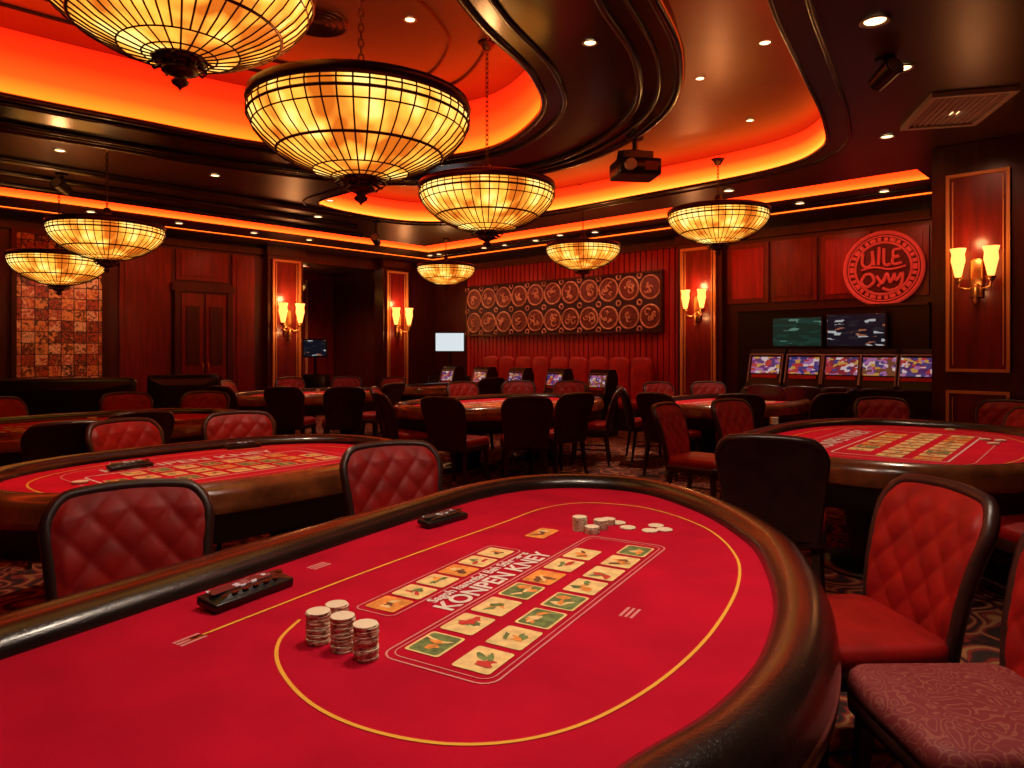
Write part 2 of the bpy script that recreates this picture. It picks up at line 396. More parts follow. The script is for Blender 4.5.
onL('wall_mural',mb.mesh('wall_mural'),(LS(15)+LS(101))/2,(z0+z1)/2,.002)

mb=MB(); s0,s1=RS(471),RS(665); w=s1-s0; z0,z1=1.80,2.92; h=z1-z0
RELB=mat('relief_backing',(.035,.007,.006),.6,var=.4,scale=12)
RELG=mat('relief_gilding',(.66,.30,.15),.5,.1,var=.4,scale=25)
RELR=mat('relief_medallion_brown',(.17,.035,.02),.5,.1,var=.5,scale=20)
mb.box((0,-.04,0),(w,.08,h),RELB)
for x in(-1,1): mb.box((x*w/2,-.06,0),(.04,.1,h+.04),BRONZE)
for z in(-1,1): mb.box((0,-.06,z*h/2),(w,.1,.04),BRONZE)
nc=11; cw=w/nc
def ring(c,r,t,m,n=18,a0=0,a1=2*pi,spi=0):
    cl=abs(a1-a0-2*pi)<1e-3
    p=[(c[0]+(r-spi*k/n)*math.cos(a0+(a1-a0)*k/n),c[1],c[2]+(r-spi*k/n)*math.sin(a0+(a1-a0)*k/n)) for k in range(n if cl else n+1)]
    mb.tube(p,t,m,n=4,closed=cl)
for i in range(nc):
    for j in range(2):
        c=(-w/2+cw*(i+.5),-.09,(-.245 if j==0 else .245)*h)
        ring(c,cw*.46,.022,RELG)
        mb.M=Matrix.Translation((c[0],-.085,c[2]))@Matrix.Rotation(pi/2,4,'X'); mb.cyl((0,0,-.005),cw*.40,.012,RELR,20); mb.M=Matrix.Identity(4)
        for q in range(5):
            a=random.random()*6.28; rr=random.uniform(.05,.24)
            ring((c[0]+cw*rr*math.cos(a+q*1.6),-.105,c[2]+cw*rr*math.sin(a+q*1.6)),cw*random.uniform(.08,.16),.018,RELG,9,a,a+random.uniform(3,5.2),cw*.05)
    for z in(-.5,0,.5):
        c=(-w/2+cw*i,-.09,z*h*.9); ring(c,.05,.018,RELG,8)
onR('relief_wall_panel',mb.mesh('relief_wall_panel'),(s0+s1)/2,(z0+z1)/2,.035)

mb=MB(); ER=mat('emblem_red',(.6,.05,.035),.4,emit=(.8,.05,.025),es=.3)
EB=mat('emblem_back',(.12,.009,.008),.5)
R=.53
def ring2(r,t,m,n=48):
    mb.tube([(r*math.cos(2*pi*k/n),-.05,r*math.sin(2*pi*k/n)) for k in range(n)],t,m,n=5,closed=True)
mb.M=Matrix.Rotation(pi/2,4,'X'); mb.cyl((0,0,0),R,.04,EB,48); mb.M=Matrix.Identity(4)
ring2(R,.03,ER); ring2(R*.90,.012,ER); ring2(R*.72,.018,ER)
for k in range(30):
    a=2*pi*k/30; mb.M=Matrix.Rotation(-a,4,'Y'); mb.box((R*.81,-.05,0),(R*.1,.02,.05 if k%3 else .08),ER)
mb.M=Matrix.Identity(4)
def stroke(pts,t=.022):
    p=spline([(x*R,z*R) for x,z in pts],5,False); mb.tube([(x,-.06,z) for x,z in p],t,ER,n=5)
stroke([(-.5,.45),(-.52,.15),(-.38,.05),(-.25,.2),(-.27,.5),(-.22,.1)])
stroke([(-.08,.6),(-.1,.1)]); stroke([(.04,.55),(.05,.12),(.2,.1)]); stroke([(.45,.5),(.28,.48),(.28,.3),(.42,.3),(.28,.28),(.27,.1),(.48,.12)])
stroke([(-.55,-.02),(-.2,.04),(.2,-.04),(.58,.03)],.016)
stroke([(-.45,-.15),(-.55,-.35),(-.4,-.5),(-.22,-.35),(-.3,-.15),(-.45,-.15)]); stroke([(-.15,-.2),(.0,-.42),(.08,-.2)]); stroke([(-.12,-.5),(.02,-.35),(.12,-.15),(.2,-.4),(.3,-.2)])
stroke([(.3,-.15),(.35,-.35),(.5,-.15),(.45,-.5),(.2,-.62),(.0,-.55)])
onR('round_wall_emblem',mb.mesh('round_wall_emblem'),RS(885),RZ(885,269),.065)

a,b=RS(742),RS(932)
mb=MB(); mb.box((0,-.08,1.05),(b-a,.16,2.1),BLACK); mb.box((0,-.1,2.12),(b-a,.24,.04),MAHOG2)
onR('slot_backboard',mb.mesh('slot_backboard'),(a+b)/2,0,.002)
def monitor(name,w,h,scr):
    mb=MB(); mb.box((0,-.03,0),(w,.05,h),BLACK); mb.box((0,-.058,0),(w-.05,.006,h-.06),scr); mb.box((0,.035,0),(.2,.07,.15),BLACK)
    return mb.mesh(name)
for p0,p1,hh,scr,py in((773,824,.50,SCR2,332),(827,888,.53,SCR3,330)):
    a_,b_=RS(p0,.25),RS(p1,.25); s=(a_+b_)/2; Yw=W(s,-.25)[1]
    onR('wall_monitor',monitor('wall_monitor',b_-a_,hh,scr),s,EYE+(HOR-py)*Yw/F,.25)
def slot_mesh(scr):
    mb=MB(); w=.56
    prof=[(-.0,0),(-.62,0),(-.62,.62),(-.78,.72),(-.78,.80),(-.55,.93),(-.40,1.42),(-.34,1.48),(-.1,1.48),(0,1.3)]
    L=[[(x,y,z) for y,z in prof] for x in(-w/2,w/2)]
    mb.loft(L,BLACK,smooth=False)
    mb.M=Matrix.Translation((0,-.475,1.175))@Matrix.Rotation(math.radians(-17),4,'X')
    mb.box((0,-.006,.05),(w-.12,.02,.26),scr)
    mb.box((0,-.006,-.13),(w-.16,.02,.05),REDP)
    for x in(-1,1): mb.box((x*(w/2-.02),-.01,0),(.015,.03,.46),METAL)
    mb.box((0,-.01,.22),(w-.02,.03,.015),METAL)
    mb.M=Matrix.Identity(4)
    mb.box((0,-.67,.87),(w-.1,.12,.02),METAL)
    for i in range(6): mb.cyl((-.2+.08*i,-.69,.875),.02,.015,REDP,10)
    return mb.mesh('slot_machine')
SLS=[slot_mesh(s_) for s_ in SCRS]
for i in range(5):
    s=RS(766+38*i,.65); onR('slot_machine',SLS[i],s,0,.20,1.0)
for i in range(5):
    onR('slot_machine',SLS[(i*2)%5],2.4+i*.95,0,1.45,(.7,.7,.76))
mb=MB(); L=RS(660)-RS(470)-.7
mb.box((0,-.35,.2),(L,.7,.4),DARK)
nb=9
BOOTH=mat('booth_red_leather',(.42,.013,.011),.45,var=.2,scale=8)
for i in range(nb):
    x=-L/2+L*(i+.5)/nb
    mb.cushion((x,-.38,.46),L/nb*.97,.62,.14,.05,BOOTH)
    mb.M=Matrix.Translation((x,-.1,.9))@Matrix.Rotation(pi/2,4,'X'); mb.cushion((0,0,0),L/nb*.95,.86,.14,.14,BOOTH,e=.05); mb.M=Matrix.Identity(4)
onR('banquette_seat',mb.mesh('banquette_seat'),(RS(660)+RS(470))/2+.35,0,.12)
mb=MB(); mb.cushion((0,0,.45),.9,.45,.9,.03,BLACK,e=.015); mb.cyl((0,0,.9),.12,.02,BLACK); mb.cyl((0,0,.9),.03,.5,BLACK)
mb.box((0,-.02,1.63),(.66,.05,.44),BLACK); mb.box((0,-.048,1.63),(.60,.008,.38),SCR4)
mb.obj('monitor_on_cabinet',(-1.33,15.0,0),0)
mb=MB(); mb.cushion((0,0,.45),1.2,.45,.9,.03,BLACK,e=.015)
for x in(-.32,.32):
    mb.cyl((x,0,.9),.03,.45,BLACK); mb.box((x,-.02,1.5),(.56,.05,.42),BLACK); mb.box((x,-.048,1.5),(.5,.008,.36),SCR3)
mb.obj('monitor_desk',W(-1.2,-(o0+o1)/2-.3,0),0)

# ------------------------------------------------------------------ ceiling
C1=spline([(.23,5.78),(.15,4.94),(-.17,4.18),(-.5,3.3),(-1.2,2.2),(-2.4,1.6),(-3.8,1.9),(-4.8,3.0),(-4.7,4.5),(-3.9,5.33),(-3.2,5.95),(-2.47,6.55),(-1.3,7.15),(-.25,6.8)],8)
C2=spline([(-2.78,10.14),(-2.1,9.2),(-1.2,8.2),(-.3,7.6),(.5,6.8),(.85,5.8),(.8,4.8),(.5,3.9),(.3,3.0),(.6,2.4),(1.05,2.8),(1.3,3.5),(1.55,4.2),(2.2,5.3),(2.85,6.4),(3.22,7.3),(3.0,8.2),(1.76,9.5),(.6,10.6),(-.6,11.4),(-1.8,11.4)],8)
def L3(o1_,o2_,ue):
    return [W2(o2_,-RY+1),W2(o1_,-RY+1),W2(o1_,-o1_),W2(ue,-o1_),W2(ue,-o2_),W2(o2_,-o2_)]
C3=L3(1.55,2.25,11.1)
C4=L3(.6,.8,11.2)
outer=[W2(-.2,.2),W2(RX+.2,.2),W2(RX+.2,-RY-.2),W2(-.2,-RY-.2)]
filled('ceiling',[outer,C1,C2,C3,C4],CEIL,.02,CEILM)
Dout=offset(C1,1.0)
filled('ceiling_ring_soffit',[Dout,offset(C1,.012)],3.40,.155,CEILD)
G1=glow('cove_painted_glow_inner',3.42,3.92,[(0,(1,.14,.007)),(.3,(1,.04,.003)),(.7,(.75,.011,.001)),(1,(.5,.006,.001))],3.4)
G2=glow('cove_painted_glow_outer',CEIL,3.88,[(0,(1,.27,.025)),(.3,(1,.10,.006)),(.65,(.85,.018,.002)),(1,(.5,.008,.001))],3.6)
G3=glow('cove_painted_glow_perimeter',CEIL,3.84,[(0,(1,.15,.010)),(.35,(1,.038,.003)),(1,(.5,.008,.001))],3.6)
def cove(name,outl,z0,z1,g,topm):  # vertical walls emit on their own; no strip lamp is built behind the lip
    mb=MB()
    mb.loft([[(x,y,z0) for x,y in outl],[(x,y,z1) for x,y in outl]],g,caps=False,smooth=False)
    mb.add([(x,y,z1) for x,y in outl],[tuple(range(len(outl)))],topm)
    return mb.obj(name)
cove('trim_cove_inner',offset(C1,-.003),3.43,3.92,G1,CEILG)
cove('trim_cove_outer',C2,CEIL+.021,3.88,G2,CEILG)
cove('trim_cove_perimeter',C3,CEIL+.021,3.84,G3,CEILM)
cove('trim_painted_reflection_line',C4,CEIL+.021,3.66,G3,CEILM)  # glowing slot added in place of a red reflection along the wall trim
mb=MB()
for o_,z_,r_ in((C1,3.40,.03),(offset(C1,.16),3.39,.02),(offset(C1,.72),3.385,.025),(Dout,3.41,.04),(offset(C1,.86),3.39,.015)):
    mb.tube([(x,y,z_) for x,y in o_],r_,CEILD,n=6,closed=True)
for o_,z_ in((C2,CEIL),(offset(C2,.2),CEIL)):
    mb.tube([(x,y,z_) for x,y in o_],.02,CEILD,n=6,closed=True)
for d_ in(.45,.75): mb.tube([(x,y,3.915) for x,y in offset(C1,-d_)],.014,BRONZE,n=6,closed=True)
mb.obj('trim_ceiling_lips')
mb=MB()
for i,u in enumerate((2.6,3.3,4.0)):
    a=W2(u,-4.0-i*.6); b_=W2(u,-RY+.5)
    mb.tube([(*a,CEIL-.02),(*b_,CEIL-.02)],.05,CEILD,n=4)
a=W2(1.2,-1.2); b_=W2(11,-1.2); mb.tube([(*a,CEIL-.01),(*b_,CEIL-.01)],.04,CEILD,n=4)
mb.obj('trim_ceiling_beams')

def cpt(px,py,z): Y=(z-EYE)*F/(HOR-py); return ((px-512)*Y/F,Y,z)
def dl_mesh():
    mb=MB(); mb.lathe([(.075,0),(.085,-.008),(.07,-.012),(.06,.0),(.055,.0)],20,METAL); mb.lathe([(.058,-.002),(0,-.002)],20,BULB); return mb.mesh('recessed_downlight')
DL=dl_mesh()
dls=[(875,20,CEIL,1.1),(887,136,CEIL,.9),(765,42,CEIL,.6),(410,19,3.92,.6),(590,42,3.40,.6),(226,58,3.92,.6),(120,190,CEIL,.8),(215,175,CEIL,.8),(330,200,CEIL,.8),(700,78,3.88,.6),(750,120,3.88,.6),(60,150,CEIL,.8),(505,245,CEIL,1),(560,235,CEIL,1)]
for x,y,z,s_ in dls: inst('recessed_downlight',DL,tuple(cpt(x,y,z)[:2])+(z-.004,),0,s_)
def vent_mesh(w,d):
    mb=MB()
    for x in(-1,1): mb.box((x*w/2,0,-.02),(.05,d+.05,.04),METAL)
    for y in(-1,1): mb.box((0,y*d/2,-.02),(w-.05,.05,.04),METAL)
    for i in range(12):
        mb.M=Matrix.Translation((-w/2+w*(i+.5)/12,0,-.018))@Matrix.Rotation(.5,4,'Y'); mb.box((0,0,0),(.03,d-.05,.004),METAL)
    mb.M=Matrix.Identity(4); mb.box((0,0,-.002),(w,d,.002),BLACK); return mb.mesh('ceiling_air_vent')
x,y,z=cpt(955,108,CEIL); inst('ceiling_air_vent',vent_mesh(.58,.85),(x,y,z),-.25)
mb=MB()
for r in(.05,.10,.15,.2): mb.lathe([(r,-.005),(r+.018,-.02),(r+.03,-.005)],28,BRONZE)
mb.cyl((0,0,-.006),.22,.006,BLACK,28)
x,y,z=cpt(318,22,3.92); mb.obj('round_air_diffuser',(x,y,z))
def hung(name,px,py,z,top,build):
    Y=(z-EYE)*F/(HOR-py); mb=MB(); build(mb,top-z); return mb.obj(name,((px-512)*Y/F,Y,z),random.uniform(-.3,.3))
def proj(mb,t):
    mb.cushion((0,0,0),.40,.34,.15,.03,BLACK,e=.02); mb.M=Matrix.Translation((-.1,-.17,0))@Matrix.Rotation(pi/2,4,'X'); mb.cyl((0,0,0),.05,.05,METAL,16); mb.M=Matrix.Identity(4)
    mb.cyl((0,0,.07),.025,t-.07,BLACK,10); mb.box((0,0,.12),(.28,.2,.06),BLACK); mb.cyl((0,0,t-.02),.08,.02,BLACK)
    for x in(-1,1): mb.tube([(x*.17,0,.06),(x*.15,0,.16),(0,0,.18)],.012,BLACK)
    mb.box((.1,-.172,0),(.12,.005,.08),BRONZE)
hung('ceiling_projector',635,170,3.10,3.40,proj)
def cam(mb,t):
    mb.cyl((0,0,t-.03),.07,.03,BLACK); mb.cyl((0,0,0),.02,t,BLACK,8); mb.M=Matrix.Rotation(1.2,4,'X'); mb.cyl((0,0,-.1),.06,.2,BLACK,16,.075); mb.cyl((0,0,.1),.06,.005,METAL,16)
hung('ceiling_spotlight_can',885,75,3.44,CEIL,cam)
hung('ceiling_spotlight_can',376,240,3.25,CEIL,cam)
hung('ceiling_spotlight_can',62,187,3.4,CEIL,cam)

# ------------------------------------------------------------------ chandeliers
def chand_mesh(ceil_h):
    mb=MB(); prof=[(.07,-.205),(.14,-.196),(.23,-.172),(.32,-.135),(.40,-.088),(.465,-.035),(.512,.022),(.532,.07),(.537,.10),(.528,.135)]
    n=48; mb.lathe(prof,n,GLASS,smooth=True)
    for k in range(n):
        a=2*pi*k/n; c,s=math.cos(a),math.sin(a)
        st=0 if k%2==0 else 2
        mb.tube([((r+.004)*c,(r+.004)*s,z-.002) for r,z in prof[st:]],.0042,BRONZE,n=4)
    for i,(r,z) in enumerate(prof):
        if i in(1,2,4,6,7,8): mb.tube([((r+.005)*math.cos(2*pi*k/n),(r+.005)*math.sin(2*pi*k/n),z) for k in range(n)],.0042 if i not in(4,7) else .008,BRONZE,n=4,closed=True)
    mb.lathe([(.505,.115),(.54,.12),(.55,.145),(.542,.172),(.52,.18),(.505,.115)],n,BRONZE)
    mb.lathe([(.10,-.195),(.11,-.215),(.08,-.225),(.055,-.235),(.07,-.25),(.072,-.262),(.035,-.275),(.02,-.285),(.036,-.30),(.03,-.312),(.01,-.325),(.0,-.34)],16,BRONZE)
    for k in range(8):
        a=2*pi*k/8; c,s=math.cos(a),math.sin(a)
        mb.tube([(.09*c,.09*s,-.205),(.125*c,.125*s,-.228),(.10*c,.10*s,-.25),(.07*c,.07*s,-.235)],.008,BRONZE,n=4)
        mb.tube([(.52*c,.52*s,.16),(.3*c,.3*s,.19),(.03*c,.03*s,.24)],.008,BRONZE,n=4)
    mb.lathe([(.0,.34),(.03,.33),(.05,.27),(.03,.23),(.04,.2),(0,.18)],12,BRONZE)
    z=.34;k=0
    while z<ceil_h-.06:
        ax=(1,0) if k%2 else (0,1)
        mb.tube([(ax[0]*.013*math.cos(t*pi/4),ax[1]*.013*math.cos(t*pi/4),z+.02+.026*math.sin(t*pi/4)) for t in range(8)],.004,BRONZE,n=4,closed=True)
        z+=.038; k+=1
    mb.lathe([(0,ceil_h-.07),(.03,ceil_h-.065),(.05,ceil_h-.03),(.075,ceil_h-.001),(0,ceil_h)],18,BRONZE)
    return mb.mesh('lattice_chandelier')
chs=[(180,2.93,90,3.92),(361,3.5,205,3.92),(487,5.6,248,3.92),(718,7.7,256,CEIL),(583,10.3,279,CEIL),(107,7.2,273,CEIL),(59,8.6,296,CEIL),(446,13.2,292,CEIL)]
for px,Y,pf,top in chs:
    z=EYE+(HOR-pf)*Y/F+.335; X=(px-512)*Y/F
    if px==583: top=3.88
    me=chand_mesh(top-z)
    o=inst('lattice_chandelier',me,(X,Y,z),random.random(),1.0)
    l=bpy.data.lights.new('bowl_bulb','POINT'); l.energy=10; l.color=(1,.45,.16); l.shadow_soft_size=.08
    lo=bpy.data.objects.new('bowl_bulb',l); scene.collection.objects.link(lo); lo.parent=o; lo.location=(0,0,.10)
x,y,_=W(-1.7,-(o0+o1)/2-.4); o=inst('lattice_chandelier',chand_mesh((3.45-2.85)/.8),(x,y,2.85),0,.8); addpt(o,(0,0,.1),25,(1,.5,.2))

# ------------------------------------------------------------------ tables
TOP=.76
A=(.5,.866); B=(.866,-.5)
def ab(a,b): return (a*A[0]+b*B[0],a*A[1]+b*B[1])
def tile(mb,M0,w,h,z,kind):
    mb.M=M0
    mb.add([(x,y,z) for x,y in rrect(w,h,.008,2)],[tuple(range(12))],[CREAM,ORNG,CREAM,CREAM][kind%4])
    if kind%4==2: mb.add([(x,y,z+.0002) for x,y in rrect(w*.9,h*.86,.008,2)],[tuple(range(12))],GREEN)
    cols=[[GREEN,REDP],[CREAM,BRN],[CREAM,ORNG],[ORNG,GREEN],[BRN,ORNG]][kind%5]
    for q in range(4):
        cx,cy=random.uniform(-.26,.26)*w,random.uniform(-.2,.2)*h; n=11; ph=random.random()*6
        el=random.uniform(.25,.8)
        pts=[]
        for k in range(n):
            t=2*pi*k/n; rr=(.09+.12*random.random())*w
            x,y=rr*math.cos(t)*1.2,rr*math.sin(t)*el
            pts.append((cx+x*math.cos(ph)-y*math.sin(ph),cy+x*math.sin(ph)+y*math.cos(ph),z+.0004*(q+1)))
        mb.add(pts,[tuple(range(n))],cols[q%2])
def build_table(mb,inner,felt,wfun=lambda x,y:.17,wood=False):
    n=len(inner)
    if area(inner)<0: inner=inner[::-1]
    nm=normals(inner)
    mb.add([(x,y,TOP) for x,y in inner],[tuple(range(n))],felt)
    prof=[(-.01,-.002),(.0,.018),(.08,.04),(.25,.056),(.5,.06)]
    profb=[(.5,.06),(.72,.05),(.88,.028),(.97,-.005),(1.0,-.04)]
    prof2=[(1.0,-.04),(1.02,-.05),(1.02,-.075),(.98,-.085)]
    prof3=[(.98,-.085),(.8,-.12),(.7,-.22),(.55,-.24)]
    def loops(pr):
        return [[(p[0]+q[0]*o_*wfun(*p),p[1]+q[1]*o_*wfun(*p),TOP+z) for p,q in zip(inner,nm)] for o_,z in pr]
    if wood:
        mb.loft(loops(prof),RAIL,caps=False); mb.loft(loops(profb),WOODRIM,caps=False)
    else: mb.loft(loops(prof+profb[1:]),RAIL,caps=False)
    mb.loft(loops(prof2),WOODRIM,caps=False); mb.loft(loops(prof3),DARK,caps=False)
    mb.add(loops([(.55,-.24)])[0],[tuple(range(n))[::-1]],DARK)
def pedestal(mb,x,y):
    mb.cyl((x,y,.04),.17,.5,DARK,20,.24); mb.lathe([(.38,0),(.38,.03),(.3,.05),(.17,.08)],24,BLACK,(x,y,0))
inner=spline([(-1.156,1.58),(-.80,2.2),(-.44,2.82),(-.16,3.27),(.1,3.50),(.38,3.54),(.64,3.40),(.80,3.02),(.85,2.6),(.82,2.3),(.71,1.9),(.545,1.55),(.36,1.3),(.16,1.12),(-.1,.84),(-.5,.4),(-1.0,.12),(-1.5,.3),(-1.62,.8)],8)
mb=MB()
def wf(x,y):
    d=x*B[0]+y*B[1]; t=max(0,min(1,(-1.35-d)/.4)); return .155+.07*t*max(0,min(1,(3.0-y)/.8))
build_table(mb,inner,FELT,wf)
pedestal(mb,.1,2.5); pedestal(mb,-.7,1.0)
def fp(px,py): return ((px-512)*.7/(py-HOR),490/(py-HOR))
pts=[(190,640),(262,612),(350,578),(440,545),(500,524),(545,508),(590,503),(650,509),(705,528),(735,555),(738,585),(715,628),(672,672),(610,712),(545,736),(470,745),(400,738),(340,720),(300,695),(278,664),(280,640),(300,620)]
ribbon(mb,spline([fp(*p) for p in pts],6,False),.009,TOP+.0015,YEL)
def frame_line(mb,a0,a1,b0,b1,w,m,r=.04,f=ab):
    c=rrect(a1-a0,b1-b0,r,4); ribbon(mb,[f((a0+a1)/2+x,(b0+b1)/2+y) for x,y in c],w,TOP+.0015,m,True)
frame_line(mb,1.235,2.43,-1.065,-.765,.005,FAINT)
frame_line(mb,1.255,2.41,-1.05,-.78,.003,FAINT,.03)
def MA(a,b):
    x,y=ab(a,b); return Matrix.Translation((x,y,0))@Matrix.Rotation(math.atan2(A[1],A[0]),4,'Z')
for i in range(8): tile(mb,MA(1.335+.141*i,-.845),.118,.10,TOP+.002,[0,3,2,2,3,0,4,2][i])
for i in range(7): tile(mb,MA(1.35+.141*i,-.99),.118,.098,TOP+.002,[2,0,3,2,1,0,4][i])
for i in range(6): tile(mb,MA(1.50+.112*i,-1.255),.095,.10,TOP+.002,[1,0,3,1,0,4][i])
tile(mb,MA(2.37,-1.235),.14,.08,TOP+.002,1)
mb.M=Matrix.Identity(4); frame_line(mb,1.43,2.13,-1.32,-1.19,.004,FAINT,.02)
vs,fs=text_geo('KONPEN KNEY',.088,0,.0022); mb.M=MA(1.84,-1.105)@Matrix.Translation((0,0,TOP+.002)); mb.add(vs,fs,WHITE)
vs,fs=text_geo('Sagoh hamnfad Bah Sthrewes',.046,0,.0012); mb.M=MA(1.84,-1.165)@Matrix.Translation((0,0,TOP+.002)); mb.add(vs,fs,WHITE)
for (px,py) in((319,566),(630,613),(190,640)):
    X,Y=fp(px,py)
    for k in range(3):
        mb.M=Matrix.Translation((X,Y,0))@Matrix.Rotation(math.atan2(A[1],A[0]),4,'Z'); mb.box((0,-.015+.015*k,TOP+.001),(.07,.008,.001),FAINT)
mb.M=Matrix.Identity(4)
mb.obj('gaming_table')

def gen_table(cx,cy,a,b,deg,lay=1.0):
    mb=MB(); n=80
    inn=[]
    for k in range(n):
        t=2*pi*k/n; e=.82
        inn.append((a*math.copysign(abs(math.cos(t))**e,math.cos(t)),b*math.copysign(abs(math.sin(t))**e,math.sin(t))))
    build_table(mb,inn,FELT2,lambda x,y:.16,True)
    pedestal(mb,-a*.5,0); pedestal(mb,a*.5,0)
    ribbon(mb,[(x*.86,y*.84) for x,y in inn],.012,TOP+.002,YEL,True)
    f=lambda x,y:(x,y)
    frame_line(mb,-a*.6,a*.6,-b*.45,b*.3,.012,WHITE,.05,f)
    frame_line(mb,-a*.68,a*.68,-b*.6,b*.62,.008,FAINT,.2,f)
    for j in range(3):
        for i in range(9):
            if j==2 and i in(0,8): continue
            tile(mb,Matrix.Translation((-a*.53+a*1.06*i/8,-b*.32+b*.24*j,0)),a*.10,b*.17,TOP+.003,random.randrange(5))
    vs,fs=text_geo('KONPEN KNEY',b*.22,0,.003); mb.M=Matrix.Translation((0,b*.45,TOP+.003)); mb.add(vs,fs,WHITE)
    mb.M=Matrix.Identity(4)
    return mb.obj('gaming_table',(cx,cy,0),math.radians(deg))
def tb(k,*a): gen_table(*a)
tb(2,-1.76,4.22,1.12,.72,50)
tb(3,2.92,5.25,1.38,.92,50)
tb(4,-.1,9.1,1.4,.85,48)
tb(5,2.85,9.2,1.2,.72,45)
tb(6,-3.95,6.5,1.35,.75,50)
tb(7,-3.05,11.0,1.25,.75,48)
tb(8,-1.2,13.0,.9,.6,48)
def stack_mesh(n,name):
    mb=MB(); r=.028
    for i in range(n):
        dx,dy=random.uniform(-.0015,.0015),random.uniform(-.0015,.0015); z=i*.0038
        mb.lathe([(0,z),(r-.001,z),(r,z+.0006),(r,z+.0030),(r-.001,z+.0036),(0,z+.0036)],28,CHIP,(dx,dy,0),smooth=False)
        rot=random.random()
        for k in range(5):
            a=rot+2*pi*k/5; mb.M=Matrix.Translation((dx,dy,z+.0018))@Matrix.Rotation(a,4,'Z'); mb.box((r-.001,0,0),(.003,.008,.0022),CHIPE)
        mb.M=Matrix.Identity(4)
    return mb.mesh(name)
def P(px,py,z): Y=(EYE-z)*F/(py-HOR); return ((px-512)*Y/F,Y,z)
for px,py,n in((318,642,20),(343,649,21),(366,658,21),(337,624,14),(580,530,14),(592,533,7),(601,529,10),(608,524,6)):
    x,y,z=P(px,py,TOP+.001); inst('casino_chip_stack',stack_mesh(n,'casino_chip_stack'),(x,y,z))
for px,py in((618,523),(628,528),(650,531),(664,530),(656,526)):
    x,y,z=P(px,py,TOP+.001); inst('casino_chip',stack_mesh(1,'casino_chip'),(x,y,z),0,1.1)
chm=stack_mesh(12,'chips12'); ch1=stack_mesh(2,'chips2')
for (px,py,m_) in((774,424,chm),(985,440,ch1),(993,444,ch1),(1000,441,ch1),(722,393,chm),(735,389,chm),(92,424,chm),(318,393,chm),(500,397,ch1),(80,483,ch1),(950,430,ch1),(60,430,ch1)):
    x,y,z=P(px,py,TOP+.003); inst('casino_chip_stack',m_,(x,y,z),0,1.4)
def device():
    mb=MB(); mb.M=Matrix.Rotation(math.radians(9),4,'X')
    mb.cushion((0,0,.012),.27,.085,.024,.008,BLACK,e=.005,n=2)
    mb.box((-.02,.008,.0375),(.2,.032,.002),SCR5)
    for i in range(6): mb.box((-.10+.035*i,-.028,.0375),(.018,.008,.002),BRONZE)
    mb.cyl((.11,0,.036),.010,.004,BRONZE,12)
    return mb.mesh('table_control_panel')
DV=device()
x,y,z=P(247,592,TOP+.015); inst('table_control_panel',DV,(x,y,TOP+.008),math.radians(60))
x,y,z=P(443,519,TOP+.015); inst('table_control_panel',DV,(x,y,TOP+.008),math.radians(52),.85)
for px,py,r in((130,466,52),(243,446,40)):
    x,y,z=P(px,py,TOP+.015); inst('table_control_panel',DV,(x,y,TOP+.008),math.radians(r),.9)

# ------------------------------------------------------------------ chairs
def chair_mesh(name,seatm):
    mb=MB()
    mb.cushion((0,-.02,.435),.50,.50,.07,.07,CHFR,e=.02)
    mb.cushion((0,-.03,.485),.49,.49,.09,.08,seatm,e=.035)
    H0,H1=.44,.965; lean=.13; tc=.80
    def hw(t):
        w=.205+.05*min(1,t*1.2)
        if t>tc: q=(t-tc)/(1-tc); w-=.075*(1-math.sqrt(max(0,1-q*q)))
        return w
    def surf(u,t,off):
        w=hw(t); x=u*w
        y=.215+lean*t*t*.9+ .02*t -.09*(x/.25)**2*.35 + off
        z=H0+(H1-H0)*t - .022*(x/.25)**2*(t)
        return (x,y,z)
    n=48
    vs=[]
    for i in range(n+1):
        t=i/n
        for j in range(n+1):
            u=-1+2*j/n; x=u*hw(t); z=(H1-H0)*t
            p=x/.125; q=z/.15
            bul=(abs(math.sin(pi*(p+q)))*abs(math.sin(pi*(p-q))))**.32
            edge=min(1,(1-abs(u))*6)*min(1,(1-t)*8+.0)*min(1,t*8+.1)
            vs.append(surf(u,t,-.015*bul*edge-.008*edge-.004))
    fs=[(i*(n+1)+j,i*(n+1)+j+1,(i+1)*(n+1)+j+1,(i+1)*(n+1)+j) for i in range(n) for j in range(n)]
    mb.add(vs,fs,QUILT,True)
    n2=16; vs=[surf(-1+2*j/n2,i/n2,.045-.015*abs(-1+2*j/n2)**3) for i in range(n2+1) for j in range(n2+1)]
    fs=[(i*(n2+1)+j,(i+1)*(n2+1)+j,(i+1)*(n2+1)+j+1,i*(n2+1)+j+1) for i in range(n2) for j in range(n2)]
    mb.add(vs,fs,CHFR,True)
    ts=[i/20 for i in range(0,20)]+[.97,.985,.995]
    path=[surf(-1,t,.012) for t in ts]+[surf(-1+2*j/12,1,.012) for j in range(0,13)]+[surf(1,t,.012) for t in ts[::-1]]
    mb.tube(path,.023,CHFR,n=8)
    mb.tube([surf(-1,0,.012),surf(1,0,.012)],.023,CHFR,n=8)
    for x in(-1,1):
        for y,dy in((-1,-.02),(1,.05)):
            a=(x*.2,-.02+y*.19,.42); b=(x*.225,-.02+y*.20+dy,0)
            L=[]
            for t,r in((0,.021),(1,.013)):
                c=[a[k]+(b[k]-a[k])*t for k in range(3)]
                L.append([(c[0]+dx*r,c[1]+dy_*r,c[2]) for dx,dy_ in((-1,-1),(-1,1),(1,1),(1,-1))])
            mb.loft(L,LEG,smooth=False)
        mb.tube([(x*.21,-.2,.2),(x*.212,.19,.2)],.009,LEG,n=4)
    return mb.mesh(name)
CHM=chair_mesh('gaming_chair',QUILT); CHD=chair_mesh('gaming_chair_damask',DAMASK)
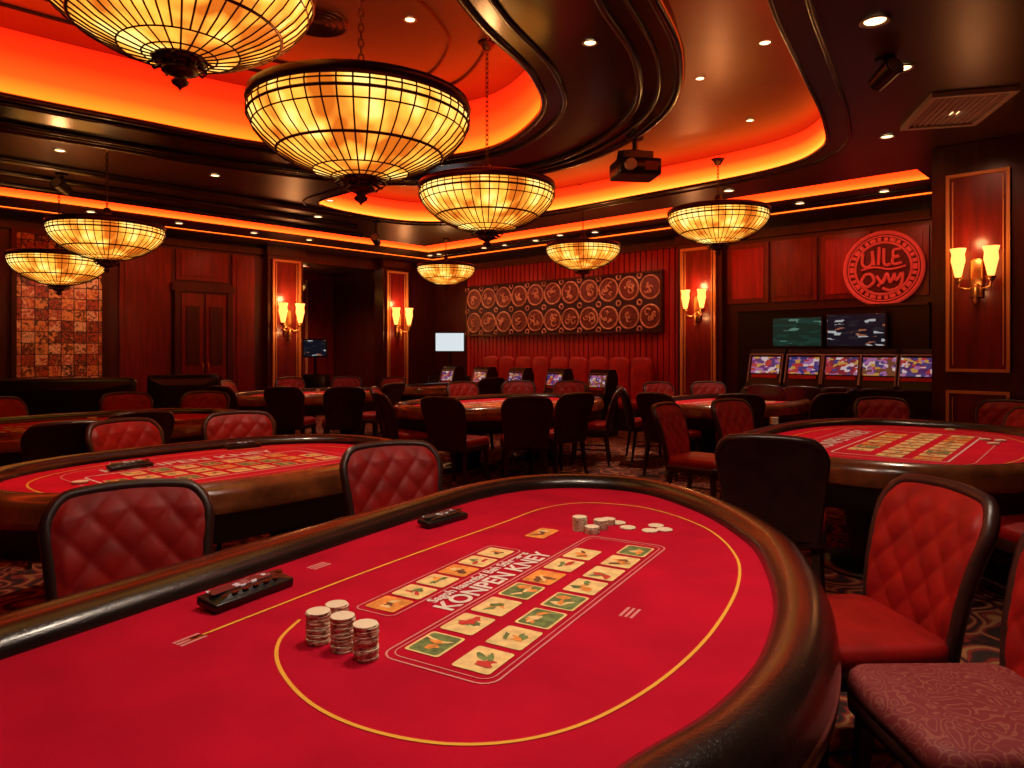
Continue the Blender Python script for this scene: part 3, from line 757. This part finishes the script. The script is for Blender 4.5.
def chair(bx,by,deg,me=CHM,sc=1):
    a=math.radians(deg); x=bx+math.cos(a)*.30; y=by+math.sin(a)*.30
    inst('gaming_chair',me,(x,y,0),a+pi/2,sc)
chair(-1.36,2.50,-58); chair(-.62,3.62,-62)
chair(1.46,2.44,186,CHM,1.02); chair(1.55,1.84,181,CHD,1.02)
chair(1.36,3.68,64,CHM,1.04)
chair(-2.68,4.85,-30); chair(-2.12,5.45,-60); chair(-2.75,2.75,25)
chair(-3.0,4.75,125); chair(-2.95,5.55,140); chair(-5.2,7.1,-20); chair(-4.35,7.9,-50); chair(-3.55,8.1,-80)
chair(-4.4,4.9,75)
chair(1.42,6.35,-40); chair(2.15,6.85,-60); chair(3.75,7.1,-100); chair(4.75,6.7,-140); chair(2.85,3.45,95); chair(3.6,3.9,120); chair(4.4,5.9,190)
chair(-.72,7.2,60); chair(.16,7.3,95); chair(.72,7.9,125); chair(1.33,9.0,170); chair(-1.45,7.9,25); chair(-1.75,9.1,0)
chair(-.75,10.6,-60); chair(.1,11.0,-90); chair(.9,10.9,-110)
chair(1.62,7.9,40); chair(2.5,7.7,75); chair(3.6,7.9,110); chair(4.1,8.6,150); chair(2.2,10.5,-70); chair(3.0,10.7,-95); chair(1.5,9.4,0)
for i in range(5):
    x,y,_=W(RS(766+38*i,1.9),-1.9); chair(x,y,47,CHM)
chair(-3.9,9.4,60); chair(-3.0,9.2,85); chair(-2.2,9.2,110); chair(-1.75,10.2,150); chair(-4.5,11.1,0); chair(-3.9,12.3,-50); chair(-3.0,12.7,-85); chair(-2.1,12.4,-120)
chair(-.35,12.2,120); chair(4.75,5.6,165)
mb=MB()
L=2.0
mb.cushion((0,-.05,.22),L,.85,.3,.06,BLACK,e=.03)
for i in range(3): mb.cushion((-L/3+L/3*i,-.12,.45),L/3-.02,.7,.16,.06,BLACK,e=.05)
mb.M=Matrix.Translation((0,.32,.72))@Matrix.Rotation(pi/2,4,'X'); mb.cushion((0,0,0),L,.74,.22,.08,BLACK,e=.08); mb.M=Matrix.Identity(4)
for x in(-1,1): mb.cushion((x*(L/2+.06),-.05,.42),.2,.9,.62,.08,BLACK,e=.07)
for x in(-1,1):
    for y in(-1,1): mb.cyl((x*.9,y*.35,0),.03,.1,LEG,8)
SF=mb.mesh('leather_sofa')
inst('leather_sofa',SF,(-6.0,9.0,0),math.radians(20)); inst('leather_sofa',SF,(-4.9,10.5,0),math.radians(30),(.5,1,1))

mb=MB()
mb.box((RX/2,-.04,.1),(RX,.08,.2),MAHOG2); mb.obj('baseboard_right',(CX,CY,0),ANG)
mb=MB(); mb.box((.04,-(o1+RY)/2,.1),(.08,RY-o1,.2),MAHOG2); mb.obj('baseboard_left',(CX,CY,0),ANG)

# ------------------------------------------------------------------ lights
def spot(name,x,y,z,e,deg=100,col=(1,.72,.5),tgt=None,blend=.8,size=.12):
    o=inst('recessed_downlight',DL,(x,y,z-.004))  # fixture body added along with each extra beam
    l=bpy.data.lights.new(name,'SPOT'); l.energy=e; l.spot_size=math.radians(deg); l.spot_blend=blend; l.color=col; l.shadow_soft_size=size
    s=bpy.data.objects.new(name,l); scene.collection.objects.link(s); s.parent=o; s.location=(0,0,-.03)
    if tgt: s.rotation_euler=(Vector(tgt)-Vector((x,y,z))).to_track_quat('-Z','Y').to_euler()
NW=(1,.80,.62)  # added spots over the tables, placed to light the felts
spot('added_table_beam',.15,2.3,3.39,175,110,NW,size=.2)
spot('added_table_beam',-1.3,1.7,3.92,175,100,NW,size=.2)
spot('added_table_beam',1.1,2.1,3.56,80,110,NW,size=.2)
spot('added_table_beam',-.2,1.0,3.56,90,100,NW,size=.2)
spot('added_table_beam',-1.8,4.4,3.92,190,75)
spot('added_table_beam',2.9,5.2,3.56,180,85)
spot('added_table_beam',-.1,9.2,3.88,290,80)
spot('added_table_beam',2.85,9.2,3.56,240,80)
spot('added_table_beam',-3.9,6.5,3.56,230,75)
spot('added_table_beam',-3.05,11,3.56,230,75)
RW=(1,.26,.15); WW=(1,.5,.32)  # added wall washes; red ones stand in for glossy red reflections on walls
for (u,v,tu,tv,e,cl,dg_) in((1.6,-1.3,1.6,0,62,WW,85),(3.0,-1.3,3.0,0,62,WW,85),(4.4,-1.3,4.4,0,62,WW,85),(5.8,-1.3,5.8,0,62,WW,85),(8.2,-1.3,8.2,0,34,RW,95),(9.4,-1.3,9.4,0,34,RW,95),(10.5,-1.3,10.5,0,34,RW,95),(1.3,-4.3,0,-4.3,30,RW,95),(1.3,-5.4,0,-5.4,28,RW,95),(1.3,-6.7,0,-6.7,28,RW,95),(1.3,-8,0,-8,95,(1,.55,.35),75),(1.3,-9.6,0,-9.6,28,RW,95),(1.3,-1.3,0,-1.3,30,RW,95)):
    x,y,_=W(u,v); spot('added_wash_beam',x,y,CEIL,e,dg_,cl,W(tu,tv,1.9))
x,y,_=W(PC,-PV-1.2); spot('added_wash_beam',x,y,CEIL,22,95,(1,.35,.2),W(PC,-PV,1.9))
x,y,_=W(-1.6,-(o0+o1)/2); spot('added_wash_beam',x,y,3.44,200,140,(1,.4,.25))  # added spot that brightens the alcove interior
w=bpy.data.worlds.new('world'); scene.world=w; w.use_nodes=True
w.node_tree.nodes['Background'].inputs[0].default_value=(.5,.12,.08,1); w.node_tree.nodes['Background'].inputs[1].default_value=.05
scene.view_settings.view_transform='Standard'; scene.view_settings.look='None'
c=bpy.data.cameras.new('camera'); c.sensor_width=36; c.lens=36*F/1024; c.shift_y=-(384-HOR)/1024; c.clip_start=.05
co=bpy.data.objects.new('camera',c); scene.collection.objects.link(co); co.location=(0,0,EYE); co.rotation_euler=(pi/2,0,0)
scene.camera=co
